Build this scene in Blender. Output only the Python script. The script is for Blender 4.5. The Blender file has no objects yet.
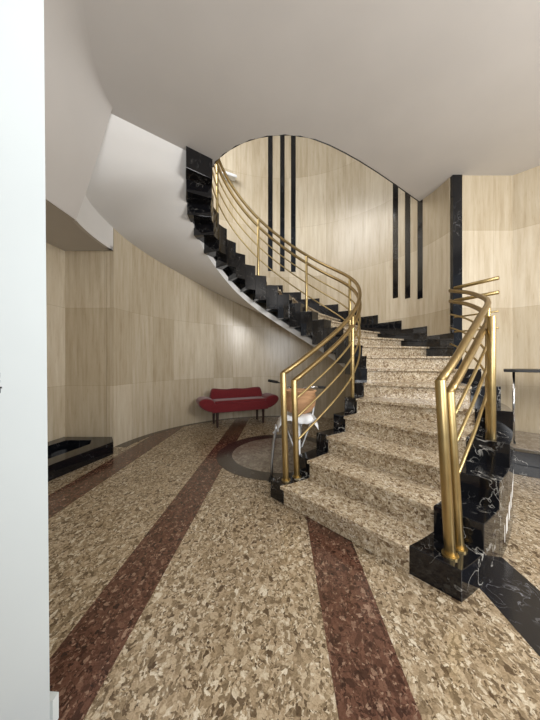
import bpy, bmesh, math, random
from mathutils import Vector, Matrix
random.seed(4)
C = bpy.context.scene.collection
SC = bpy.context.scene
PI = math.pi
sin, cos = math.sin, math.cos

# ------------------------------------------------------------------ camera
cd = bpy.data.cameras.new('camera'); cam = bpy.data.objects.new('camera', cd); C.objects.link(cam)
cam.location = (0, 0, 1.36); cam.rotation_euler = (PI/2, 0, 0)
cd.sensor_fit = 'VERTICAL'; cd.sensor_height = 36; cd.lens = 36*260/720
cd.shift_x = -11/720; cd.shift_y = 1/720
cd.clip_start = 0.05
SC.camera = cam
# ------------------------------------------------------------------ light
w = bpy.data.worlds.new('world'); SC.world = w; w.use_nodes = True
w.node_tree.nodes['Background'].inputs[0].default_value = (0.86, 0.93, 1.0, 1)
w.node_tree.nodes['Background'].inputs[1].default_value = 0.45
def area(name, loc, target, sx, sy, power, col):
    l = bpy.data.lights.new(name, 'AREA'); l.shape = 'RECTANGLE'; l.size = sx; l.size_y = sy
    l.energy = power; l.color = col
    o = bpy.data.objects.new(name, l); C.objects.link(o); o.location = loc
    o.rotation_euler = (Vector(target)-Vector(loc)).to_track_quat('-Z', 'Y').to_euler()
    return o
area('side_window_daylight', (3.8, -0.7, 2.9), (0.7, 3.1, 0.8), 2.0, 2.0, 265, (1.0, 0.985, 0.96))
area('entrance_daylight', (0.4, -2.9, 2.1), (0.6, -0.4, 4.3), 2.6, 1.9, 190, (0.97, 0.985, 1.0))
area('upper_window_daylight', (-2.0, 4.0, 6.0), (-0.5, 6.4, 4.4), 1.8, 1.8, 105, (1.0, 0.99, 0.97))
SC.view_settings.view_transform = 'Standard'; SC.view_settings.look = 'None'
SC.view_settings.gamma = 1; SC.view_settings.use_curve_mapping = False
SC.view_settings.exposure = 0.0

# ------------------------------------------------------------------ materials
def srgb(r, g, b):
    f = lambda c: (c/255/12.92) if c/255 <= 0.04045 else ((c/255+0.055)/1.055)**2.4
    return (f(r), f(g), f(b), 1)
def newmat(name, rough=0.5, metal=0.0, col=(0.5, 0.5, 0.5, 1)):
    m = bpy.data.materials.new(name); m.use_nodes = True
    b = m.node_tree.nodes['Principled BSDF']
    b.inputs['Base Color'].default_value = col; b.inputs['Roughness'].default_value = rough
    b.inputs['Metallic'].default_value = metal
    return m, m.node_tree, b
def N(t, typ, **kw):
    n = t.nodes.new(typ)
    for k, v in kw.items(): setattr(n, k, v)
    return n
def ramp(t, fac, stops, interp='LINEAR'):
    r = N(t, 'ShaderNodeValToRGB'); r.color_ramp.interpolation = interp
    e = r.color_ramp.elements
    while len(e) < len(stops): e.new(0.5)
    for i, (p, c) in enumerate(stops): e[i].position = p; e[i].color = c
    t.links.new(fac, r.inputs[0]); return r.outputs[0]
def mix(t, fac, a, b, mode='MIX'):
    m = N(t, 'ShaderNodeMix', data_type='RGBA', blend_type=mode)
    if isinstance(fac, (int, float)): m.inputs[0].default_value = fac
    else: t.links.new(fac, m.inputs[0])
    for s, v in ((6, a), (7, b)):
        if isinstance(v, tuple): m.inputs[s].default_value = v
        else: t.links.new(v, m.inputs[s])
    return m.outputs[2]
def coords(t, kind='Object', scale=(1, 1, 1)):
    tc = N(t, 'ShaderNodeTexCoord'); mp = N(t, 'ShaderNodeMapping'); mp.inputs['Scale'].default_value = scale
    t.links.new(tc.outputs[kind], mp.inputs[0]); return mp.outputs[0]
def warp(t, co, scale, amt):
    n = N(t, 'ShaderNodeTexNoise'); n.inputs['Scale'].default_value = scale; t.links.new(co, n.inputs['Vector'])
    s = N(t, 'ShaderNodeVectorMath', operation='SUBTRACT'); t.links.new(n.outputs['Color'], s.inputs[0]); s.inputs[1].default_value = (.5, .5, .5)
    k = N(t, 'ShaderNodeVectorMath', operation='SCALE'); t.links.new(s.outputs[0], k.inputs[0]); k.inputs['Scale'].default_value = amt
    a = N(t, 'ShaderNodeVectorMath', operation='ADD'); t.links.new(co, a.inputs[0]); t.links.new(k.outputs[0], a.inputs[1])
    return a.outputs[0]

def granite(name, stops, scale, rough=0.16, speck=0.35):
    m, t, b = newmat(name, rough)
    co = coords(t)
    wc = warp(t, warp(t, co, 9, 0.05), 55, 0.022)
    def cells(sc, rot, sq, ch):
        st = N(t, 'ShaderNodeMapping'); st.inputs['Scale'].default_value = (1.0, sq, 1.0); st.inputs['Rotation'].default_value = (0.3, 0.2, rot)
        t.links.new(wc, st.inputs[0])
        v = N(t, 'ShaderNodeTexVoronoi', feature='F1'); v.inputs['Scale'].default_value = sc
        t.links.new(st.outputs[0], v.inputs['Vector'])
        sep = N(t, 'ShaderNodeSeparateColor'); t.links.new(v.outputs['Color'], sep.inputs[0])
        return sep.outputs[ch]
    c1 = ramp(t, cells(scale, 0.7, 0.6, 0), stops)
    c2 = ramp(t, cells(scale*2.3, -0.5, 0.8, 1), stops)
    n0 = N(t, 'ShaderNodeTexNoise'); n0.inputs['Scale'].default_value = scale*0.45; n0.inputs['Detail'].default_value = 3
    t.links.new(wc, n0.inputs['Vector'])
    sel = ramp(t, n0.outputs[0], [(0.46, (0, 0, 0, 1)), (0.54, (1, 1, 1, 1))])
    c = mix(t, sel, c1, c2)
    # crystalline mottling inside the grains and a few dark flecks
    n1 = N(t, 'ShaderNodeTexNoise'); n1.inputs['Scale'].default_value = scale*3.2; n1.inputs['Detail'].default_value = 4
    t.links.new(wc, n1.inputs['Vector'])
    mot = ramp(t, n1.outputs[0], [(0.32, (.62, .58, .52, 1)), (0.48, (.92, .9, .88, 1)), (0.7, (1.12, 1.12, 1.12, 1))])
    c = mix(t, 0.9, c, mot, 'MULTIPLY')
    n = N(t, 'ShaderNodeTexNoise'); n.inputs['Scale'].default_value = 2.5; n.inputs['Detail'].default_value = 5
    t.links.new(co, n.inputs['Vector'])
    big = ramp(t, n.outputs[0], [(0.3, (.88, .86, .83, 1)), (0.7, (1, 1, 1, 1))])
    c = mix(t, 1.0, c, big, 'MULTIPLY')
    t.links.new(c, b.inputs['Base Color'])
    return m
M = {}
M['granite'] = granite('beige_granite', [(0.0, srgb(88, 72, 55)), (0.2, srgb(124, 108, 86)), (0.5, srgb(163, 145, 119)),
                                       (0.8, srgb(184, 168, 143)), (1.0, srgb(216, 207, 188))], 46)
M['stair_granite'] = granite('stair_granite', [(0.0, srgb(112, 92, 72)), (0.2, srgb(158, 138, 112)), (0.5, srgb(190, 174, 148)),
                                       (0.8, srgb(220, 208, 184)), (1.0, srgb(232, 225, 210))], 50, rough=0.17, speck=0.45)
M['red_granite'] = granite('red_granite', [(0.0, srgb(52, 33, 27)), (0.4, srgb(88, 60, 49)), (0.85, srgb(110, 78, 64)), (1.0, srgb(160, 134, 116))], 50)
M['grey_stone'] = granite('grey_stone', [(0.0, srgb(120, 110, 98)), (0.5, srgb(142, 132, 120)), (1.0, srgb(160, 152, 142))], 14, speck=0.5)

def marble(name, base, vein, amount, rough=0.08, scale=1.0):
    m, t, b = newmat(name, rough)
    co = coords(t)
    wc = warp(t, co, 2.2*scale, 0.55)
    n = N(t, 'ShaderNodeTexNoise'); n.inputs['Scale'].default_value = 3.2*scale; n.inputs['Detail'].default_value = 4
    t.links.new(wc, n.inputs['Vector'])
    s = N(t, 'ShaderNodeMath', operation='SUBTRACT'); t.links.new(n.outputs[0], s.inputs[0]); s.inputs[1].default_value = 0.5
    a = N(t, 'ShaderNodeMath', operation='ABSOLUTE'); t.links.new(s.outputs[0], a.inputs[0])
    line = ramp(t, a.outputs[0], [(0.0, (1, 1, 1, 1)), (0.004+0.003*amount, (.25, .25, .25, 1)), (0.014, (0, 0, 0, 1))])
    k = N(t, 'ShaderNodeTexNoise'); k.inputs['Scale'].default_value = 2.6*scale; k.inputs['Detail'].default_value = 2
    t.links.new(co, k.inputs['Vector'])
    gate = ramp(t, k.outputs[0], [(0.42, (0, 0, 0, 1)), (0.62, (amount, amount, amount, 1))])
    f = mix(t, 1.0, line, gate, 'MULTIPLY')
    c = mix(t, f, base, vein)
    t.links.new(c, b.inputs['Base Color'])
    return m
M['black_marble'] = marble('black_marble', srgb(17, 17, 20), srgb(215, 212, 205), 0.8, scale=1.5)
M['edge_marble'] = marble('veined_black_marble', srgb(15, 15, 18), srgb(120, 118, 114), 0.7, scale=1.8)
M['wall_black_marble'] = marble('polished_black_marble', srgb(15, 16, 20), srgb(110, 110, 112), 0.5, scale=1.2)
M['inlay_marble'] = marble('inlay_black_marble', srgb(20, 21, 27), srgb(150, 150, 155), 0.8, rough=0.14, scale=2.0)
M['dark_marble'] = marble('dark_grey_marble', srgb(50, 44, 40), srgb(140, 132, 122), 0.7, rough=0.15)
M['brown_marble'] = marble('brown_marble', srgb(66, 54, 45), srgb(120, 108, 96), 0.5, rough=0.15)

def travertine(name, bw=0.62, bh=1.23, tint=1.0, zoff=0.26):
    m, t, b = newmat(name, 0.26)
    tc = N(t, 'ShaderNodeTexCoord'); uv = tc.outputs['UV']
    mp = N(t, 'ShaderNodeMapping'); mp.inputs['Scale'].default_value = (10, 0.8, 1); t.links.new(uv, mp.inputs[0])
    wv = warp(t, mp.outputs[0], 0.9, 0.5)
    n = N(t, 'ShaderNodeTexNoise'); n.inputs['Scale'].default_value = 1.4; n.inputs['Detail'].default_value = 7; n.inputs['Roughness'].default_value = 0.62
    t.links.new(wv, n.inputs['Vector'])
    c = ramp(t, n.outputs[0], [(0.25, srgb(184*tint, 169*tint, 144*tint)), (0.45, srgb(204*tint, 191*tint, 168*tint)),
                               (0.6, srgb(212*tint, 201*tint, 180*tint)), (0.8, srgb(224*tint, 215*tint, 197*tint))])
    # slab-to-slab variation and joints
    mo = N(t, 'ShaderNodeMapping'); mo.inputs['Location'].default_value = (0, zoff, 0); t.links.new(uv, mo.inputs[0])
    br = N(t, 'ShaderNodeTexBrick'); br.offset = 0.0; br.inputs['Scale'].default_value = 1
    br.inputs['Brick Width'].default_value = bw; br.inputs['Row Height'].default_value = bh
    br.inputs['Mortar Size'].default_value = 0.0025; br.inputs['Mortar Smooth'].default_value = 0.2
    br.inputs['Color1'].default_value = (.77, .735, .675, 1); br.inputs['Color2'].default_value = (1, 1, 1, 1)
    br.inputs['Mortar'].default_value = (.66, .62, .55, 1)
    t.links.new(mo.outputs[0], br.inputs['Vector'])
    c = mix(t, 1.0, c, br.outputs['Color'], 'MULTIPLY')
    # short dark pits along the grain
    mp2 = N(t, 'ShaderNodeMapping'); mp2.inputs['Scale'].default_value = (60, 5, 1); t.links.new(uv, mp2.inputs[0])
    n2 = N(t, 'ShaderNodeTexNoise'); n2.inputs['Scale'].default_value = 1; n2.inputs['Detail'].default_value = 3
    t.links.new(mp2.outputs[0], n2.inputs['Vector'])
    pit = ramp(t, n2.outputs[0], [(0.28, (.78, .73, .65, 1)), (0.38, (1, 1, 1, 1))])
    c = mix(t, 0.6, c, pit, 'MULTIPLY')
    t.links.new(c, b.inputs['Base Color'])
    return m
M['travertine'] = travertine('travertine')
M['travertine_curved'] = travertine('travertine_curved', bw=0.46)

def plaster(name, col, rough=0.75):
    m, t, b = newmat(name, rough)
    co = coords(t)
    n = N(t, 'ShaderNodeTexNoise'); n.inputs['Scale'].default_value = 1.3; n.inputs['Detail'].default_value = 4
    t.links.new(co, n.inputs['Vector'])
    lo = tuple(c*0.95 for c in col[:3])+(1,)
    t.links.new(ramp(t, n.outputs[0], [(0.35, lo), (0.65, col)]), b.inputs['Base Color'])
    return m
M['ceiling'] = plaster('ceiling_paint', srgb(206, 202, 198))
M['soffit'] = plaster('soffit_paint', srgb(222, 220, 217))
M['white_paint'] = plaster('white_gloss_paint', srgb(212, 219, 220), 0.45)
def brushed(name, col, rough):
    m, t, b = newmat(name, rough, 1.0)
    co = coords(t)
    n = N(t, 'ShaderNodeTexNoise'); n.inputs['Scale'].default_value = 9; n.inputs['Detail'].default_value = 5
    t.links.new(co, n.inputs['Vector'])
    lo = tuple(c*0.88 for c in col[:3])+(1,)
    t.links.new(ramp(t, n.outputs[0], [(0.35, lo), (0.65, col)]), b.inputs['Base Color'])
    mr = N(t, 'ShaderNodeMapRange'); mr.inputs['To Min'].default_value = rough*0.8; mr.inputs['To Max'].default_value = rough*1.3
    t.links.new(n.outputs[0], mr.inputs[0]); t.links.new(mr.outputs[0], b.inputs['Roughness'])
    return m
M['brass'] = brushed('brass', srgb(186, 164, 116), 0.36)
M['bronze'] = brushed('aged_brass', srgb(164, 141, 98), 0.36)
M['chrome'] = brushed('chrome', srgb(214, 214, 214), 0.15)
def cloth(name, a, bcol, scale=60, rough=0.9, sheen=0.3):
    m, t, b = newmat(name, rough)
    co = coords(t)
    n = N(t, 'ShaderNodeTexNoise'); n.inputs['Scale'].default_value = scale; n.inputs['Detail'].default_value = 4
    t.links.new(co, n.inputs['Vector'])
    t.links.new(ramp(t, n.outputs[0], [(0.3, a), (0.7, bcol)]), b.inputs['Base Color'])
    b.inputs['Sheen Weight'].default_value = sheen
    bp = N(t, 'ShaderNodeBump'); bp.inputs['Strength'].default_value = 0.25; bp.inputs['Distance'].default_value = 0.004
    t.links.new(n.outputs[0], bp.inputs['Height']); t.links.new(bp.outputs[0], b.inputs['Normal'])
    return m
M['red_velvet'] = cloth('red_velvet', srgb(88, 10, 18), srgb(116, 16, 26))
M['dark_wood'] = cloth('dark_wood', srgb(34, 20, 16), srgb(52, 30, 24), 20, 0.4, 0)
M['rubber'] = cloth('rubber', srgb(20, 20, 20), srgb(32, 32, 32), 40, 0.6, 0)
M['black_gloss'] = cloth('black_lacquer', srgb(10, 10, 11), srgb(15, 15, 17), 10, 0.45, 0)
M['white_metal'] = cloth('white_enamel', srgb(222, 226, 230), srgb(240, 242, 244), 10, 0.3, 0)
M['silver_paint'] = brushed('silver_mudguard', srgb(190, 192, 196), 0.3)
def wicker():
    m, t, b = newmat('wicker', 0.7)
    co = coords(t)
    wv = N(t, 'ShaderNodeTexWave', bands_direction='Z'); wv.inputs['Scale'].default_value = 22; wv.inputs['Distortion'].default_value = 2
    t.links.new(co, wv.inputs['Vector'])
    t.links.new(ramp(t, wv.outputs[0], [(0.1, srgb(140, 96, 62)), (0.7, srgb(206, 164, 122))]), b.inputs['Base Color'])
    bp = N(t, 'ShaderNodeBump'); bp.inputs['Strength'].default_value = 0.5; bp.inputs['Distance'].default_value = 0.006
    t.links.new(wv.outputs[0], bp.inputs['Height']); t.links.new(bp.outputs[0], b.inputs['Normal'])
    return m
M['wicker'] = wicker()

# ------------------------------------------------------------------ helpers
def link(name, bm, mat, parent=None, smooth=False, bevel=0.0, label=None):
    bmesh.ops.recalc_face_normals(bm, faces=bm.faces)
    me = bpy.data.meshes.new(name); bm.to_mesh(me); bm.free()
    if smooth:
        for p in me.polygons: p.use_smooth = True
    me.materials.append(M[mat] if isinstance(mat, str) else mat)
    o = bpy.data.objects.new(name, me); C.objects.link(o)
    if parent: o.parent = parent
    if label: o['label'] = label
    if bevel:
        mo = o.modifiers.new('bevel', 'BEVEL'); mo.width = bevel; mo.segments = 2; mo.limit_method = 'ANGLE'; mo.angle_limit = 0.6
    return o
def struct(o, label, cat):
    o['kind'] = 'structure'; o['label'] = label; o['category'] = cat; return o
def tag(o, label, cat, group=None):
    o['label'] = label; o['category'] = cat
    if group: o['group'] = group
    return o
def empty(name, loc=(0, 0, 0)):
    o = bpy.data.objects.new(name, None); C.objects.link(o); o.location = loc; o.empty_display_size = 0.1; return o
def prism(pts, z0, z1, bm=None):
    bm = bm or bmesh.new()
    f = lambda z, i: z[i] if isinstance(z, (list, tuple)) else z
    lo = [bm.verts.new((p[0], p[1], f(z0, i))) for i, p in enumerate(pts)]
    hi = [bm.verts.new((p[0], p[1], f(z1, i))) for i, p in enumerate(pts)]
    bm.faces.new(lo[::-1]); bm.faces.new(hi)
    n = len(pts)
    for i in range(n): bm.faces.new((lo[i], lo[(i+1) % n], hi[(i+1) % n], hi[i]))
    return bm
def box(cx, cy, cz, sx, sy, sz, bm=None, rz=0.0):
    bm = bm or bmesh.new()
    mt = Matrix.Translation((cx, cy, cz)) @ Matrix.Rotation(rz, 4, 'Z') @ Matrix.Diagonal((sx, sy, sz, 1))
    bmesh.ops.create_cube(bm, size=1, matrix=mt); return bm
def tube(pts, r, bm=None, seg=12, closed=False, cap=True):
    bm = bm or bmesh.new(); pts = [Vector(p) for p in pts]; n = len(pts); rings = []
    for i, p in enumerate(pts):
        if closed: d = pts[(i+1) % n]-pts[i-1]
        elif i == 0: d = pts[1]-p
        elif i == n-1: d = p-pts[i-1]
        else: d = (pts[i+1]-p).normalized()+(p-pts[i-1]).normalized()
        d.normalize()
        ref = Vector((0, 0, 1)) if abs(d.z) < 0.9 else Vector((0, 1, 0))
        a = d.cross(ref).normalized(); b = a.cross(d).normalized()
        rr = r[i] if isinstance(r, (list, tuple)) else r
        rings.append([bm.verts.new(p+a*rr*cos(2*PI*k/seg)+b*rr*sin(2*PI*k/seg)) for k in range(seg)])
    if closed: rings.append(rings[0])
    for i in range(len(rings)-1):
        # keep rings from twisting
        A, B = rings[i], rings[i+1]
        best = min(range(seg), key=lambda s: (A[0].co-B[s].co).length)
        for k in range(seg):
            bm.faces.new((A[k], A[(k+1) % seg], B[(k+1+best) % seg], B[(k+best) % seg]))
    if cap and not closed: bm.faces.new(rings[0][::-1]); bm.faces.new(rings[-1])
    return bm
def interp(tab, x):
    """smooth (Catmull-Rom) interpolation through [(x, y)]"""
    xs = [a for a, _ in tab]; ys = [b for _, b in tab]
    if x <= xs[0]: return ys[0]+(x-xs[0])*(ys[1]-ys[0])/(xs[1]-xs[0])
    if x >= xs[-1]: return ys[-1]+(x-xs[-1])*(ys[-1]-ys[-2])/(xs[-1]-xs[-2])
    i = max(k for k in range(len(xs)-1) if xs[k] <= x)
    def sl(k):
        if k == 0: return (ys[1]-ys[0])/(xs[1]-xs[0])
        if k == len(xs)-1: return (ys[-1]-ys[-2])/(xs[-1]-xs[-2])
        return (ys[k+1]-ys[k-1])/(xs[k+1]-xs[k-1])
    h = xs[i+1]-xs[i]; t = (x-xs[i])/h
    return ((2*t**3-3*t*t+1)*ys[i]+(t**3-2*t*t+t)*h*sl(i)+(-2*t**3+3*t*t)*ys[i+1]+(t**3-t*t)*h*sl(i+1))

# ------------------------------------------------------------------ plan of the stair
CX, CY = 0.0, 3.87
R_ = 0.179                    # riser
HC = 4.30                     # ceiling of the ground floor
HTOP = 7.4
WALLR = [(-80, 2.65), (-66, 2.61), (-56, 2.58), (-45, 2.57), (-30, 2.61), (0, 2.70), (20, 2.72), (40, 2.66), (60, 2.62), (90, 2.58), (120, 2.60), (175, 2.65), (200, 2.61), (220, 2.61)]
AI = [(1, -94.5), (2, -81), (3, -65), (4, -47.5), (5, -34), (6, -22.5), (7, -11), (8, 1), (9, 13), (10, 26), (11, 39), (12, 52),
      (14, 73), (16, 93), (18, 112.5), (20, 130), (22, 148), (24, 167), (25, 176), (26, 185)]
BI = [(1, 1.27), (2, 1.11), (3, 0.97), (4, 0.95), (5, 0.98), (6, 1.02), (7, 1.06), (8, 1.10), (9, 1.15), (10, 1.20), (11, 1.25), (12, 1.30),
      (14, 1.31), (17, 1.32), (20, 1.32), (22, 1.28), (24, 1.14), (25, 1.05), (26, 1.0)]
AO = [(1, -67.0), (2, -61.2), (3, -55), (4, -46.5), (5, -35), (6, -21.5), (7, -9.5), (8, 3.5), (9, 16.5), (10, 28), (11, 39), (12, 49), (14, 69),
      (16, 89), (18, 110), (20, 132), (21, 143), (22, 155), (23, 168), (24, 182), (25, 195), (26, 206)]
BW = [(1, 0.18), (6, 0.16), (9, 0.2), (13, 0.26), (20, 0.30), (23, 0.36), (26, 0.38)]
rad = math.radians
def wr(deg): return interp(WALLR, deg)
def pin(n):
    a = rad(interp(AI, n)); r = interp(BI, n); return Vector((CX+r*cos(a), CY+r*sin(a)))
def pout(n):
    d = interp(AO, n); a = rad(d); r = wr(d); return Vector((CX+r*cos(a), CY+r*sin(a)))
def across(n, d_in=None, d_out=None):
    """point on the riser line n, d_in from the inner end or d_out from the outer end"""
    a, b = pin(n), pout(n); u = (b-a).normalized()
    return a+u*d_in if d_in is not None else b-u*d_out
OBW = 0.28
def band(n): return interp(BW, n)

# ------------------------------------------------------------------ floor
def flat(name, pts, z, mat, parent=None, th=0.002):
    return link(name, prism(pts, z-th, z), mat, parent)
floor = struct(link('floor', prism([(-5, -3.6), (6, -3.6), (6, 7), (-5, 7)], -0.15, 0), 'granite'), 'polished beige granite floor with inlaid red and black stripes', 'floor')
T = 0.0015
def arc(r, a0, a1, n, cx=CX, cy=CY): return [(cx+r*cos(rad(a0+(a1-a0)*i/n)), cy+r*sin(rad(a0+(a1-a0)*i/n))) for i in range(n+1)]
def stripe(name, x0, x1, y0, y1a, y1b, mat):
    o = link(name, prism([(x0, y0), (x1, y0), (x1, y1b), (x0, y1a)], -0.01, T), mat, floor); return o
stripe('floor_stripe', -2.35, -2.005, -3.5, 5.0, 5.55, 'red_granite')
stripe('floor_stripe', -1.055, -0.75, -3.5, 6.15, 6.3, 'red_granite')
stripe('floor_stripe', 0.22, 0.535, -3.5, 2.9, 2.6, 'red_granite')
stripe('floor_stripe', 1.19, 1.53, -3.5, 1.7, 2.0, 'inlay_marble')['label'] = 'black marble floor stripe'
def ring(r0, r1, z0, z1, a0=0, a1=360, n=96, rf=None):
    bm = bmesh.new(); rows = []
    full = (a1-a0) >= 360
    m = n if full else n+1
    for i in range(m):
        d = a0+(a1-a0)*i/n; a = rad(d)
        ra = r0(d) if callable(r0) else r0; rb = r1(d) if callable(r1) else r1
        rows.append([bm.verts.new((CX+r*cos(a), CY+r*sin(a), z)) for r, z in ((ra, z0), (rb, z0), (rb, z1), (ra, z1))])
    for i in range(n):
        A = rows[i]; B = rows[(i+1) % m]
        for k in range(4): bm.faces.new((A[k], A[(k+1) % 4], B[(k+1) % 4], B[k]))
    if not full: bm.faces.new(rows[0]); bm.faces.new(rows[-1][::-1])
    return bm
link('medallion_ring', ring(0.715, 0.93, -0.01, 0.0035), 'dark_marble', floor)
link('medallion_disc', prism(arc(0.715, 0, 358, 90), -0.01, 0.003), 'grey_stone', floor, label='grey brown round stone medallion')
link('floor_border', ring(lambda d: wr(d)-0.10-0.10*max(0, (d-150)/25), wr, -0.01, 0.0025, 75, 174.5), 'brown_marble', floor)
# ------------------------------------------------------------------ walls
def wall(name, pts, z0, z1, mat, label, th=0.12, side=1, cat='wall', u0=0.0):
    """pts run along the visible face; the wall thickens to `side`; UV in metres"""
    bm = bmesh.new(); uvl = bm.loops.layers.uv.new('UVMap'); pts = [Vector(p) for p in pts]; n = len(pts)
    f = lambda z, i: z[i] if isinstance(z, (list, tuple)) else z
    us = [u0]
    for i in range(1, n): us.append(us[-1]+(pts[i]-pts[i-1]).length)
    rows = []
    for i, p in enumerate(pts):
        d = (pts[min(i+1, n-1)]-pts[max(i-1, 0)]).normalized(); nn = Vector((d.y, -d.x))*side*th
        q = p+nn
        rows.append([bm.verts.new((p.x, p.y, f(z0, i))), bm.verts.new((q.x, q.y, f(z0, i))),
                     bm.verts.new((q.x, q.y, f(z1, i))), bm.verts.new((p.x, p.y, f(z1, i)))])
    offs = [0, th, th, 0]
    def face(vs, uvs):
        fc = bm.faces.new(vs)
        for l, u in zip(fc.loops, uvs): l[uvl].uv = u
    for i in range(n-1):
        A, B = rows[i], rows[i+1]
        for k in range(4):
            k2 = (k+1) % 4
            face((A[k], A[k2], B[k2], B[k]), [(us[i]+offs[k], A[k].co.z), (us[i]+offs[k2], A[k2].co.z), (us[i+1]+offs[k2], B[k2].co.z), (us[i+1]+offs[k], B[k].co.z)])
    for R, u in ((rows[0], us[0]), (rows[-1], us[-1])):
        face(R, [(u+offs[k], R[k].co.z) for k in range(4)])
    return struct(link(name, bm, mat), label, cat)
warc = lambda a0, a1, n, off=0: [(CX+(wr(a0+(a1-a0)*i/n)+off)*cos(rad(a0+(a1-a0)*i/n)), CY+(wr(a0+(a1-a0)*i/n)+off)*sin(rad(a0+(a1-a0)*i/n))) for i in range(n+1)]
wall('wall_back', warc(6.2, 175, 90), 0, HTOP, 'travertine_curved', 'curved travertine wall round the staircase and behind the red sofa', side=1)
PW = Vector((CX+wr(175)*cos(rad(175)), CY+wr(175)*sin(rad(175))))
B_ = Vector((-2.53, 3.21)); A_ = (-2.04, 3.07)
# bulkhead over the niche: continues the curve above z 3.1
bh = warc(175.2, 194.2, 14)
wall('wall_bulkhead', bh, 3.10, [3.46+0.20*i/14 for i in range(15)], 'soffit', 'short white curved bulkhead over the niche opening', th=0.05)
NX = -3.42
wall('wall_niche', [(NX, PW.y+0.02), (PW.x+0.0, PW.y+0.02)], 0, 3.14, 'travertine', 'flat travertine pier at the back of the left niche', side=-1)
wall('wall_left', [(NX-0.55, -0.5), (NX-0.16, 2.4), (NX, PW.y+0.02)], 0, 3.14, 'travertine', 'polished travertine side wall of the left niche', side=-1)
RWY = 4.12
wall('wall_front', [(-5, -3.4), (-0.8, -3.4)], 0, HC, 'travertine', 'travertine wall behind the viewer, left of the entrance', side=1)
wall('wall_front', [(2.6, -3.4), (6, -3.4)], 0, HC, 'travertine', 'travertine wall behind the viewer, right of the entrance', side=1)
wall('wall_right', [(2.85, RWY), (3.67, RWY), (5.1, 2.75), (5.8, 2.08)], 0, HC, 'travertine', 'flat travertine wall on the right that folds towards the viewer', side=-1, u0=0.1)

# lower ceiling and sloping face of the niche
lowc = [(B_.x, B_.y)]+[tuple(p) for p in bh[::-1]]+[(NX, PW.y+0.02), (NX-0.16, 2.4), (NX-0.55, -0.5), (-2.56, -0.5)]
struct(link('ceiling_niche', prism([(p[0]-(0.05 if 0 < i < 14 else 0.0), p[1]) for i, p in enumerate(lowc)], 3.10, 3.16), 'ceiling'), 'low flat ceiling over the left niche', 'ceiling')
bm = bmesh.new()
def slope_prof(y):
    k = (3.21-y)/3.71
    xb = -2.53+0.05*k
    g = min(1.0, k*1.8); g = g*g*(3-2*g)
    P = [(-1.95+0.75*g, HC-0.001), (-2.04+0.30*g, HC-0.001), (-2.09+0.0*g, 4.15-0.35*g), (xb, 3.10)]
    out = []
    for i in range(21):
        t = i/20; a = [(1-t)**3, 3*t*(1-t)**2, 3*t*t*(1-t), t**3]
        out.append((sum(c*p[0] for c, p in zip(a, P)), sum(c*p[1] for c, p in zip(a, P))))
    return out
ra, rb = [], []
for q in range(25):
    row, row2 = [], []
    for i in range(21):
        y1 = 3.02+0.19*(i/20)
        yy = y1+(-0.5-y1)*q/24
        x, z = slope_prof(3.21+(-0.5-3.21)*q/24)[i]
        row.append(bm.verts.new((x, yy, z))); row2.append(bm.verts.new((x-0.03, yy, z+0.04)))
    ra.append(row); rb.append(row2)
for q in range(24):
    for i in range(20):
        bm.faces.new((ra[q][i], ra[q][i+1], ra[q+1][i+1], ra[q+1][i])); bm.faces.new((rb[q][i], rb[q+1][i], rb[q+1][i+1], rb[q][i+1]))
    for i in (0, 20): bm.faces.new((ra[q][i], ra[q+1][i], rb[q+1][i], rb[q][i]))
for q in (0, 24):
    for i in range(20): bm.faces.new((ra[q][i], rb[q][i], rb[q][i+1], ra[q][i+1]))
so = struct(link('ceiling_slope', bm, 'ceiling', smooth=True), 'coved plaster face between the main ceiling and the low niche ceiling', 'ceiling')
so.data.set_sharp_from_angle(angle=0.7)

# main ceiling with the stair opening
arch = [(-1.03, 3.94), (-0.97, 3.84), (-0.82, 3.70), (-0.62, 3.56), (-0.41, 3.46), (-0.18, 3.40), (0.05, 3.38), (0.25, 3.40), (0.45, 3.45), (0.66, 3.54), (0.9, 3.67),
        (1.15, 3.82), (1.5, 4.05), (1.9, 4.33), (2.3, 4.62), (2.58, 4.82)]
cpts = [(-1.95, -3.6), (6, -3.6), (6, 2.0), (5.8, 2.2), (3.67, 4.24), (2.86, 4.24), (2.80, 4.82)]+arch[::-1]+[A_, (-1.98, -0.5)]
cme = prism(cpts, HC, HC+0.17)
struct(link('ceiling', cme, 'ceiling'), 'smooth off-white plaster ceiling with a curved stair opening', 'ceiling')
# dark metal edging of the opening
tr = bmesh.new()
tube([(x, y, HC+0.004) for x, y in arch], 0.011, tr, 6)
struct(link('trim_opening', tr, 'black_gloss'), 'thin black edging along the curved stair opening in the ceiling', 'trim')
struct(link('ceiling_upper', prism(arc(2.85, 0, 352, 48), HTOP, HTOP+0.1), 'ceiling'), 'ceiling of the upper floor over the stair shaft', 'ceiling')

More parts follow.
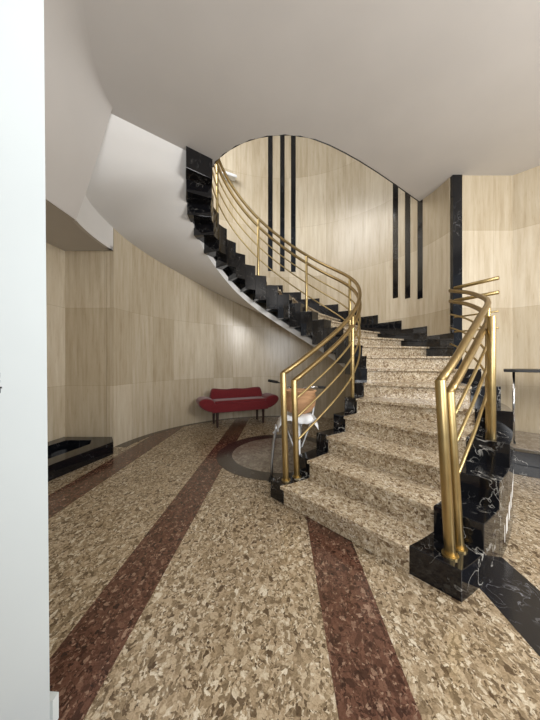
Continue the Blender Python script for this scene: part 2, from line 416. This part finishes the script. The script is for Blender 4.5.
# black pilaster and wall stripes
struct(link('trim_pilaster', prism([(2.71, RWY-0.02), (2.86, RWY-0.02), (2.86, 4.30), (2.71, 4.30)], 0, HC), 'wall_black_marble', bevel=0.003), 'tall black marble pilaster where the stair wall ends', 'trim')
def wall_ray(px):
    k = (px-281)/260.0
    d = 60.0; best = None
    for i in range(0, 3600):
        a = i*0.05
        x = wr(a)*cos(rad(a)); y = CY+wr(a)*sin(rad(a))
        e = abs(x/y-k)
        if y > 3.9 and (best is None or e < best[0]): best = (e, a, y)
    return best[1], best[2]
STR = []
for px, zb, wpx in ((270.3, 271, 4.6), (282.3, 271.5, 4.4), (293.3, 272, 4.6), (395.6, 298, 5), (407.8, 298.3, 5), (420.3, 298.6, 5)):
    a, y = wall_ray(px)
    a1, _ = wall_ray(px-wpx/2); a2, _ = wall_ray(px+wpx/2)
    zz = 1.36+(361-zb)/260*y
    lo, hi = min(a1, a2), max(a1, a2)
    bm = ring(lambda d: wr(d)-0.008, lambda d: wr(d)+0.02, zz, HTOP-0.05, lo, hi, 3)
    grp = 'left' if px < 300 else 'right'
    k = {270.3: 'leftmost', 282.3: 'middle', 293.3: 'rightmost', 395.6: 'leftmost', 407.8: 'middle', 420.3: 'rightmost'}[px]
    struct(link('trim_stripe', bm, 'wall_black_marble'), f'{k} black vertical marble stripe of the {grp} trio on the stair wall', 'trim')

# ------------------------------------------------------------------ near white wall edge
bm = bmesh.new()
Y0 = 0.93
xb, xt = -0.826, -0.848
prism([(-2.2, Y0), (xb, Y0), (xb-0.02, Y0+0.02), (-2.2, Y0+0.1)], 0, 3.2, bm)
for v in bm.verts:
    if v.co.x > -1.5 and v.co.z > 1: v.co.x += (xt-xb)*3.2/2.6
wn = struct(link('wall_near_left', bm, 'white_paint'), 'bright white painted wall edge close on the left', 'wall')
sk = struct(link('baseboard_left', prism([(-2.2, Y0+0.105), (xb-0.04, Y0+0.03), (xb-0.02, Y0+0.035), (xb-0.02, Y0+0.06), (-2.2, Y0+0.14)], 0, 0.10), 'white_paint'), 'low white skirting behind the white wall edge', 'baseboard')
# small black lettering / scuffs cut off by the frame edge
bm = bmesh.new()
for z0, z1, x0 in ((1.30, 1.318, -1.005), (1.283, 1.292, -1.005), (1.262, 1.268, -0.998), (1.245, 1.262, -1.003)):
    box((x0-1.03)/2, Y0-0.0005, (z0+z1)/2, (x0+1.03), 0.001, z1-z0, bm)
link('wall_marking', bm, 'black_gloss', wn, label='small black marking cut off by the frame edge')

# ------------------------------------------------------------------ platforms (planters)
def curb(name, outer, inner, z, depth, label):
    t = empty(name, (sum(p[0] for p in outer)/len(outer), sum(p[1] for p in outer)/len(outer), 0)); tag(t, label, 'planter')
    ox, oy = t.location.x, t.location.y
    bm = bmesh.new(); n = len(outer)
    L = lambda p, zz: bm.verts.new((p[0]-ox, p[1]-oy, zz))
    ob = [L(p, 0) for p in outer]; ot = [L(p, z) for p in outer]; it = [L(p, z) for p in inner]; ib = [L(p, z-depth) for p in inner]
    for i in range(n):
        j = (i+1) % n
        bm.faces.new((ob[i], ob[j], ot[j], ot[i])); bm.faces.new((ot[i], ot[j], it[j], it[i])); bm.faces.new((it[i], it[j], ib[j], ib[i]))
    bm.faces.new(ib); bm.faces.new(ob[::-1])
    link('rim', bm, 'wall_black_marble', t, bevel=0.004)
    return t
curb('planter_curb', [(-3.38, 4.05), (-2.63, 4.05), (-2.45, 3.80), (-2.61, 3.0), (-2.64, 2.55), (-3.52, 2.55)],
     [(-3.2, 3.88), (-2.83, 3.88), (-2.72, 3.70), (-2.82, 3.05), (-2.84, 2.75), (-3.36, 2.75)], 0.18, 0.14, 'low black marble planter curb with a sunken recess at the left niche')
# right platform: black kerb and grey marble top
rp = tag(empty('marble_platform', (3.2, 3.4, 0)), 'low platform with black marble front and grey top beside the stair', 'platform')
def loc(pts, o): return [(p[0]-o.location.x, p[1]-o.location.y) for p in pts]
p_out = [(2.66, 3.23), (2.80, 3.13), (3.9, 2.34), (4.7, 1.78), (5.02, 2.78), (3.66, 4.09), (2.88, 4.09), (2.72, 3.9)]
link('plinth', prism(loc(p_out, rp), 0, 0.12), 'black_marble', rp, bevel=0.003)
p_in = [(2.69, 3.245), (2.81, 3.155), (3.91, 2.365), (4.68, 1.82), (5.00, 2.76), (3.65, 4.085), (2.89, 4.085), (2.73, 3.9)]
link('front_slab', prism(loc(p_in, rp), 0.12, 0.272), 'black_marble', rp, bevel=0.003)
p_top = [(2.72, 3.38), (2.83, 3.31), (3.93, 2.52), (4.62, 2.02), (4.97, 2.74), (3.64, 4.08), (2.90, 4.08), (2.74, 3.9)]
link('platform_top', prism(loc(p_top, rp), 0.272, 0.276), 'grey_stone', rp, label='grey polished stone top')

# ------------------------------------------------------------------ staircase
stair = tag(empty('staircase', (1.0, 2.2, 0)), 'curved staircase with beige granite steps and stepped black marble edges', 'staircase')
def relmesh(bm, o=stair):
    for v in bm.verts: v.co -= o.location
    return bm
def sector(s0, s1, lf, rf, z0, z1, k=4):
    """solid between riser parameters s0..s1 ; lf, rf give inner and outer plan points"""
    bm = bmesh.new(); rows = []
    for i in range(k+1):
        s = s0+(s1-s0)*i/k
        l, r = lf(s), rf(s)
        zb = z0(s) if callable(z0) else z0
        rows.append([bm.verts.new((p.x, p.y, z)) for p, z in ((l, zb), (r, zb), (r, z1), (l, z1))])
    for i in range(k):
        A, B = rows[i], rows[i+1]
        for q in range(4): bm.faces.new((A[q], A[(q+1) % 4], B[(q+1) % 4], B[q]))
    bm.faces.new(rows[0]); bm.faces.new(rows[-1][::-1])
    return bm
NS = 24
OUTB = 7      # steps with an outer stringer block
for n in range(1, NS+1):
    Z = n*R_
    lf = lambda s: across(s, d_in=band(n))
    if n <= OUTB: rf = lambda s: across(s, d_out=OBW)
    else: rf = lambda s: across(s, d_out=0.004)
    link('tread', relmesh(sector(n-0.12, n+1.02, lf, rf, Z-0.032, Z)), 'stair_granite', stair, bevel=0.004)
    link('riser', relmesh(sector(n, n+0.1, lf, rf, max(0, Z-R_), Z-0.032, 1)), 'stair_granite', stair)
    # inner black band, stepped above and below
    link('stringer_block', relmesh(sector(n-0.02, n+0.98, lambda s: across(s, d_in=0.0), lf, max(0, Z-0.47), min(Z+0.002, HC-0.002) if n > 23 else Z+0.002)), 'black_marble' if n < 8 else 'edge_marble', stair, bevel=0.003, label='black marble inner edge block')
    if n <= OUTB:
        link('stringer_block', relmesh(sector(n-0.02, n+0.98, rf, lambda s: across(s, d_out=0.0), 0, Z+0.002)), 'black_marble', stair, bevel=0.003, label='black marble outer edge block')
link('stringer_block', relmesh(sector(24.98, 26.0, lambda s: across(s, d_in=0.0), lambda s: across(s, d_in=band(s)), 25*R_-0.47, HC-0.002)), 'edge_marble', stair, bevel=0.003, label='black marble inner edge block')
# outer stepped skirting on the stair wall
for n in range(8, NS+1):
    Z = n*R_
    link('skirting', relmesh(sector(n+0.0, n+1.0, lambda s: across(s, d_out=0.02), lambda s: across(s, d_out=-0.01), Z-0.02, Z+0.37)), 'wall_black_marble', stair, label='stepped black marble skirting along the wall')
# white soffit under the flight
bm = bmesh.new(); rows = []
NR = 88
TI = [(3, 0.60), (12, 0.72), (19, 0.73), (22, 0.58), (24, 0.46), (26, 26*R_-HC)]
ZO = [(23.0, 23*R_-0.72), (23.9, 3.457), (25.2, 3.66), (26, HC)]
OD = [(23.0, 168), (23.9, 175), (25.2, 194.2)]
def sof_rows():
    out = []; A2 = Vector((-2.04, 3.07))
    for i in range(NR+1):
        s = 3.4+(26-3.4)*i/NR
        l = across(s, d_in=band(s)-0.03) if s < 25 else across(25, d_in=band(25)-0.03).lerp(Vector((-1.27, 3.68)), s-25)
        zi = s*R_-interp(TI, s)
        if s < 23: r = pout(s); zo = s*R_-0.54-0.18*max(0, (s-20)/3)**1.5
        elif s < 25.2:
            a = rad(interp(OD, s)); q = wr(math.degrees(a)); r = Vector((CX+q*cos(a), CY+q*sin(a))); zo = interp(ZO, s)
        else:
            k = (s-25.2)/0.8; a = rad(194.2); q = wr(194.2); r = Vector((CX+q*cos(a), CY+q*sin(a))).lerp(A2, k); zo = 3.66+(HC-3.66)*k
        out.append((l, r, max(zi, 0.0), max(zo, 0.0)))
    return out
for l, r, zi, zo in sof_rows():
    row = []
    for q in range(9):
        k = q/8; p = l.lerp(r, k); row.append(Vector((p.x, p.y, zi+(zo-zi)*k)))
    rows.append(row)
vb = [[bm.verts.new(p) for p in row] for row in rows]
vt = [[bm.verts.new(p+Vector((0, 0, 0.12))) for p in row] for row in rows]
for i in range(len(rows)-1):
    for q in range(8):
        bm.faces.new((vb[i][q], vb[i][q+1], vb[i+1][q+1], vb[i+1][q]))
        bm.faces.new((vt[i][q], vt[i+1][q], vt[i+1][q+1], vt[i][q+1]))
    bm.faces.new((vb[i][0], vb[i+1][0], vt[i+1][0], vt[i][0]))
    bm.faces.new((vb[i][8], vt[i][8], vt[i+1][8], vb[i+1][8]))
for q in range(8):
    bm.faces.new((vb[0][q], vt[0][q], vt[0][q+1], vb[0][q+1])); bm.faces.new((vb[-1][q], vb[-1][q+1], vt[-1][q+1], vt[-1][q]))
sf = link('soffit', relmesh(bm), 'soffit', stair, smooth=True, label='smooth white curved underside of the flight')
sf.data.set_sharp_from_angle(angle=0.6)
# ------------------------------------------------------------------ railings
OFF_IN, OFF_OUT = 0.085, 0.10
def pin_rail(s):
    ks = [(-1.5, 1), (-1, 2), (-0.5, 3), (0, 4), (0.5, 3), (1, 2), (1.5, 1)]
    f = min(1.0, max(0.0, (s-1.0)/1.5), max(0.0, (25.4-s)/1.5)); tot = Vector((0, 0))
    for k, w_ in ks:
        q = s+k*f; tot += across(q, d_in=OFF_IN-0.03*min(1, max(0, (q-12)/5)))*w_
    return tot/16
def pout_rail(s): return across(s, d_out=0.135+0.045*min(1, max(0, (s-1)/3)))
def rail_pts(pf, s0, s1, h, step=0.25):
    n = max(2, int((s1-s0)/step)); out = []
    for i in range(n+1):
        s = s0+(s1-s0)*i/n; p = pf(s); out.append((p.x, p.y, s*R_+h))
    return out
RH1, RH2 = 1.02, 0.865
BARS = (0.67, 0.47, 0.23)
def railing(name, pf, s0, s1, posts, label, ends=None, newel_lean=(0, 0)):
    base = pf(s0+0.2)
    t = tag(empty(name, (base.x, base.y, R_)), label, 'railing')
    rl = lambda bm: relmesh(bm, t)
    a, b = s0+0.2, s0+0.62
    ex = ends or {}
    def lean(p, q, zt): return [(q.x, q.y, R_-0.002), (p.x, p.y, zt)]
    def shifted(s, k):
        p = pf(s); return p+(pout(s)-pin(s)).normalized()*k
    for s, h in ((a, RH1), (b, RH2)):
        p = pf(s); q = Vector((p.x+newel_lean[0], p.y+newel_lean[1]))
        o = link('newel_post', rl(tube(lean(p, q, s*R_+h+0.012), 0.030, seg=20)), 'brass', t, smooth=True, bevel=0.004)
        f = link('post_flange', rl(tube([(q.x, q.y, R_-0.002), (q.x, q.y, R_+0.012)], 0.046, seg=20)), 'brass', o)
        f.parent = o
    link('handrail', rl(tube(rail_pts(pf, a, s1, RH1)+ex.get(0, []), 0.026, seg=14)), 'bronze', t, smooth=True)
    link('handrail', rl(tube(rail_pts(pf, b, s1, RH2)+ex.get(1, []), 0.026, seg=14)), 'bronze', t, smooth=True, label='second lower handrail')
    for i, h in enumerate(BARS):
        link('guard_bar', rl(tube(rail_pts(pf, b, s1, h)+ex.get(2+i, []), 0.0125, seg=8)), 'brass', t, smooth=True)
    for s, h, r, sh in posts:
        p = shifted(s, sh); z0 = math.floor(s+0.02)*R_
        link('post', rl(tube([(p.x, p.y, z0-0.002), (p.x, p.y, s*R_+h)], r, seg=16)), 'brass', t, smooth=True, bevel=0.003)
    return t
railing('stair_railing', pin_rail, 1.0, 25.2, [(5.3, 0.98, 0.024, 0), (9.7, 1.0, 0.024, 0), (13.6, 1.0, 0.024, 0), (17.7, 1.0, 0.024, 0), (22.0, 1.0, 0.024, 0)],
        'long inner brass railing curling up round the stairwell', newel_lean=(0.03, 0.0))
railing('stair_railing', pout_rail, 1.0, 7.75, [(4.2, 0.98, 0.031, 0.055), (4.95, 1.02, 0.022, 0.0)],
        'short outer brass railing at the open right side of the steps', newel_lean=(0.055, -0.01))
# straight return guard from the pilaster
g = tag(empty('return_railing', (2.66, 3.9, 1.4)), 'short straight brass guard rails fixed at the black pilaster', 'railing')
e0 = Vector((2.62, 3.93)); e1 = Vector((2.88, 3.44))
for z, r in ((2.46, 0.026), (2.27, 0.026), (2.02, 0.012), (1.80, 0.012)):
    link('guard_bar', relmesh(tube([(e0.x, e0.y, z), (e1.x, e1.y, z)], r, seg=12), g), 'brass', g, smooth=True)

# ------------------------------------------------------------------ high table on the right platform
tb = tag(empty('console_table', (3.3, 3.35, 0.276)), 'high black console table with slim chrome legs against the right wall', 'table')
def ttop(x, y): return (x-3.3, y-3.35)
link('tabletop', prism([ttop(2.93, 3.42), ttop(3.02, 3.34), ttop(4.15, 2.55), ttop(4.45, 2.86), ttop(3.50, 3.74), ttop(3.20, 3.74)], 1.25-0.276-0.035, 1.25-0.276), 'black_gloss', tb, bevel=0.004)
for x, y in ((3.07, 3.43), (4.1, 2.68), (4.32, 2.85)):
    lx, ly = ttop(x, y)
    l = link('leg', tube([(lx, ly, 0.0), (lx, ly, 0.94)], 0.014, seg=14), 'chrome', tb, smooth=True)
    f = link('leg_foot', tube([(lx, ly, 0.0), (lx, ly, 0.018)], 0.022, seg=14), 'rubber', l)

# ------------------------------------------------------------------ red sofa
def soft(name, bm, mat, parent, sub=2, label=None):
    o = link(name, bm, mat, parent, smooth=True, label=label)
    m = o.modifiers.new('sub', 'SUBSURF'); m.levels = sub; m.render_levels = sub
    return o
def pillow_box(cx, cy, cz, sx, sy, sz, e=0.03, puff=0.0):
    """box with supporting loops so that subdivision keeps a plump upholstered shape"""
    bm = bmesh.new()
    bmesh.ops.create_cube(bm, size=1, matrix=Matrix.Translation((cx, cy, cz)) @ Matrix.Diagonal((sx, sy, sz, 1)))
    bmesh.ops.bevel(bm, geom=list(bm.edges)+list(bm.verts), offset=e, segments=2, profile=0.6, affect='EDGES')
    return bm
sofa = tag(empty('sofa', (-0.93, 5.70, 0)), 'small dark red upholstered sofa with flared arms against the curved wall', 'sofa')
sofa.rotation_euler = (0, 0, rad(25))
# local frame: x along the sofa, -y to the room
def arm_profile(side):
    bm = bmesh.new()
    prof = [(-0.04, 0.31), (0.08, 0.31), (0.20, 0.37), (0.29, 0.44), (0.325, 0.52), (0.29, 0.585), (0.20, 0.615), (0.08, 0.60), (-0.04, 0.54)]
    ys = (-0.26, -0.235, 0.0, 0.21, 0.235)
    rows = []
    for j, y in enumerate(ys):
        k = 0.82 if j in (0, 4) else 1.0
        cx = sum(p[0] for p in prof)/len(prof); cz = sum(p[1] for p in prof)/len(prof)
        rows.append([bm.verts.new((side*(0.56+cx+(p[0]-cx)*k), y, cz+(p[1]-cz)*k)) for p in prof])
    n = len(prof)
    for i in range(4):
        for k in range(n): bm.faces.new((rows[i][k], rows[i][(k+1) % n], rows[i+1][(k+1) % n], rows[i+1][k]))
    bm.faces.new(rows[0][::-1]); bm.faces.new(rows[-1])
    return bm
soft('seat', pillow_box(0, -0.01, 0.40, 1.24, 0.50, 0.21, 0.04), 'red_velvet', sofa)
soft('seat_cushion', pillow_box(0, -0.03, 0.515, 1.12, 0.44, 0.07, 0.03), 'red_velvet', sofa)
soft('arm', arm_profile(-1), 'red_velvet', sofa); soft('arm', arm_profile(1), 'red_velvet', sofa)
bk = bmesh.new()
cols = 13; rws = []
for i in range(cols+1):
    x = -0.58+1.16*i/cols; u = abs(x)/0.58
    top = 0.755+0.03*u**4+0.008*sin(i*1.3); z0 = 0.44
    w = lambda z: x*(1.04-0.12*(top-z)/0.3) if False else x*(1.0+0.10*(0.755-z)/0.3*0.8)
    rws.append([bk.verts.new(p) for p in ((w(.44), 0.08, 0.44), (w(.58), 0.05, 0.58), (w(.7), 0.10, top-0.04), (w(.75), 0.16, top), (w(.74), 0.225, top-0.02), (w(.5), 0.24, 0.5), (w(.42), 0.235, 0.42))])
for i in range(cols):
    for k in range(7): bk.faces.new((rws[i][k], rws[i][(k+1) % 7], rws[i+1][(k+1) % 7], rws[i+1][k]))
bk.faces.new(rws[0][::-1]); bk.faces.new(rws[-1])
soft('backrest', bk, 'red_velvet', sofa, 1)
for x in (-0.50, 0.50):
    for y in (-0.20, 0.20):
        link('leg', tube([(x, y, 0), (x, y, 0.31)], [0.022, 0.032], seg=10), 'dark_wood', sofa, smooth=False)

# ------------------------------------------------------------------ bicycle behind the newel posts
bike = tag(empty('bicycle', (0.20, 3.12, 0)), 'parked bicycle with wicker front basket in the stairwell behind the brass posts', 'bicycle')
bike.rotation_euler = (0, 0, rad(-4))
# local: front wheel at origin, bike runs to +y
def circle(r, cy, cz, n=40, x=0.0): return [(x, cy+r*cos(2*PI*i/n), cz+r*sin(2*PI*i/n)) for i in range(n)]
for cy in (0.0, 1.02):
    wh = link('wheel', tube(circle(0.285, cy, 0.32), 0.011, seg=8, closed=True), 'chrome', bike, smooth=True)
    link('tyre', tube(circle(0.30, cy, 0.32), 0.02, seg=8, closed=True), 'rubber', wh, smooth=True)
    bm = bmesh.new()
    for i in range(24):
        a = 2*PI*i/24; tube([(0.025*(-1)**i, cy, 0.32), (0, cy+0.28*cos(a), 0.32+0.28*sin(a))], 0.0015, bm, 4)
    tube([(-0.045, cy, 0.32), (0.045, cy, 0.32)], 0.018, bm, 8)
    link('spokes', bm, 'chrome', wh)
bm = bmesh.new()
for s in (-1, 1): tube([(s*0.045, 0.0, 0.32), (s*0.045, 0.06, 0.62), (s*0.02, 0.09, 0.68)], 0.011, bm, 8)
tube([(0, 0.09, 0.67), (0, 0.16, 0.95)], 0.016, bm, 8)
link('fork', bm, 'chrome', bike, smooth=True)
bm = bmesh.new()
tube([(0, 0.11, 0.76), (0, 0.35, 0.50), (0, 0.50, 0.30)], 0.018, bm, 10); tube([(0, 0.13, 0.84), (0, 0.45, 0.48), (0, 0.57, 0.42)], 0.016, bm, 10)
tube([(0, 0.50, 0.28), (0, 0.66, 0.84)], 0.016, bm, 10)
for s in (-1, 1):
    tube([(0, 0.50, 0.29), (s*0.05, 1.02, 0.32)], 0.009, bm, 8); tube([(0, 0.62, 0.74), (s*0.05, 1.02, 0.32)], 0.008, bm, 8)
link('frame', bm, 'black_gloss', bike, smooth=True)
hb = link('handlebar', tube([(-0.36, 0.24, 1.10), (-0.20, 0.16, 1.08), (-0.08, 0.13, 1.02), (0, 0.15, 0.98), (0.08, 0.13, 1.02), (0.20, 0.16, 1.04), (0.34, 0.26, 1.02)], 0.012, seg=10), 'chrome', bike, smooth=True)
link('grip', tube([(-0.38, 0.25, 1.105), (-0.26, 0.19, 1.09)], 0.018, seg=10), 'rubber', hb)
link('grip', tube([(0.36, 0.27, 1.015), (0.25, 0.20, 1.03)], 0.018, seg=10), 'rubber', hb)
sd = pillow_box(0, 0.70, 0.90, 0.16, 0.26, 0.07, 0.03)
for v in sd.verts:
    if v.co.y < 0.70: v.co.x *= 0.45
soft('saddle', sd, 'rubber', bike, 1)
def mud(cy, a0, a1, mat):
    bm = bmesh.new(); rows = []
    for i in range(19):
        a = rad(a0+(a1-a0)*i/18); rows.append([bm.verts.new((x, cy+r*cos(a), 0.32+r*sin(a))) for x, r in ((-0.032, 0.335), (0, 0.35), (0.032, 0.335), (0.028, 0.331), (0, 0.345), (-0.028, 0.331))])
    for i in range(18):
        for k in range(6): bm.faces.new((rows[i][k], rows[i][(k+1) % 6], rows[i+1][(k+1) % 6], rows[i+1][k]))
    return link('mudguard', bm, mat, bike, smooth=True)
mud(0.0, 20, 200, 'white_metal'); mud(1.02, -10, 150, 'white_metal')
# white front rack carrying the basket
bm = bmesh.new()
for x in (-0.17, -0.085, 0.0, 0.085, 0.17): tube([(x, -0.20, 0.70), (x, 0.07, 0.70)], 0.008, bm, 6)
tube([(-0.18, -0.20, 0.70), (0.18, -0.20, 0.70), (0.18, 0.08, 0.70), (-0.18, 0.08, 0.70)], 0.012, bm, 8, closed=True)
box(0, -0.06, 0.705, 0.32, 0.22, 0.012, bm)
for s in (-1, 1): tube([(s*0.17, -0.10, 0.70), (s*0.05, 0.0, 0.33)], 0.008, bm, 6)
tube([(0.18, 0.05, 0.70), (0.21, 0.06, 0.92)], 0.010, bm, 6)
link('front_rack', bm, 'white_metal', bike, label='white enamel front rack')
# wicker basket: open tapered tub with rim
bm = bmesh.new(); rows = []
def tub(rx, ry, z, n=24): return [bm.verts.new((0.02+rx*cos(2*PI*i/n)*(1.0), -0.06+ry*sin(2*PI*i/n), z)) for i in range(n)]
prof = [(0.08, 0.07, 0.745), (0.145, 0.12, 0.775), (0.185, 0.15, 0.84), (0.195, 0.16, 0.92), (0.185, 0.15, 0.99), (0.20, 0.165, 1.005), (0.20, 0.165, 1.02), (0.17, 0.14, 1.02), (0.165, 0.135, 0.98), (0.175, 0.14, 0.92), (0.165, 0.13, 0.85), (0.12, 0.10, 0.79), (0.07, 0.06, 0.765)]
rows = [tub(*p) for p in prof]
for i in range(len(rows)-1):
    for k in range(24): bm.faces.new((rows[i][k], rows[i][(k+1) % 24], rows[i+1][(k+1) % 24], rows[i+1][k]))
bm.faces.new(rows[0][::-1]); bm.faces.new(rows[-1])
bs = link('basket', bm, 'wicker', bike, smooth=True, label='tan wicker front basket')
link('kickstand', tube([(-0.03, 0.50, 0.27), (-0.16, 0.58, 0.015)], 0.009, seg=8), 'chrome', bike, smooth=True)
# slim chrome stand left of the newel
st = tag(empty('metal_stand', (-0.09, 3.0, 0)), 'slim bent silver metal stand leaning beside the bicycle, left of the brass posts', 'stand')
link('tube', tube([(-0.02, -0.04, 0.0), (-0.015, 0, 0.20), (0.0, 0.02, 0.40), (0.03, 0.03, 0.56), (0.035, 0.03, 0.62)], 0.016, seg=10), 'silver_paint', st, smooth=True)
link('bracket', tube([(0.0, 0.02, 0.52), (0.06, 0.03, 0.60), (0.05, 0.03, 0.54)], 0.012, seg=8), 'white_metal', st, smooth=True)
link('foot', box(-0.02, -0.04, 0.008, 0.06, 0.10, 0.016), 'rubber', st)

# crumpled white plastic sheet tied over the front rack
rnd = random.Random(3)
bm = bmesh.new(); g_ = []
for i in range(13):
    row = []
    for j in range(9):
        u = i/12*2-1; v = j/8*2-1
        x = 0.23*u; y = -0.07+0.17*v
        drop = max(0, abs(u)-0.72)*0.30+max(0, abs(v)-0.72)*0.22
        row.append(bm.verts.new((x+rnd.uniform(-.008, .008), y+rnd.uniform(-.008, .008), 0.738-drop+0.014*sin(5*u+3*v)+rnd.uniform(-.008, .010))))
    g_.append(row)
for i in range(12):
    for j in range(8): bm.faces.new((g_[i][j], g_[i+1][j], g_[i+1][j+1], g_[i][j+1]))
for v in bm.verts: v.co = bike.matrix_basis @ v.co - Vector((0.2, 3.05, 0.72))
pl = link('plastic_sheet', bm, 'white_metal', None, smooth=True)
pl.location = (0.2, 3.05, 0.72)
mo = pl.modifiers.new('solid', 'SOLIDIFY'); mo.thickness = 0.004
tag(pl, 'crumpled white plastic sheet draped over the front rack of the bicycle', 'plastic sheet')
# white wall light high on the curved wall of the upper floor
a = rad(119); rr = wr(119)
wl = tag(empty('wall_lamp', (CX+rr*cos(a), CY+rr*sin(a), 5.62)), 'small white wall lamp high on the curved stair wall', 'wall lamp')
wl.rotation_euler = (0, 0, a+PI/2)
link('back_plate', box(0, 0.012, 0.05, 0.12, 0.022, 0.10), 'white_metal', wl, bevel=0.004)
link('lamp_shade', box(0, 0.10, 0.05, 0.34, 0.16, 0.07), 'white_metal', wl, bevel=0.015)
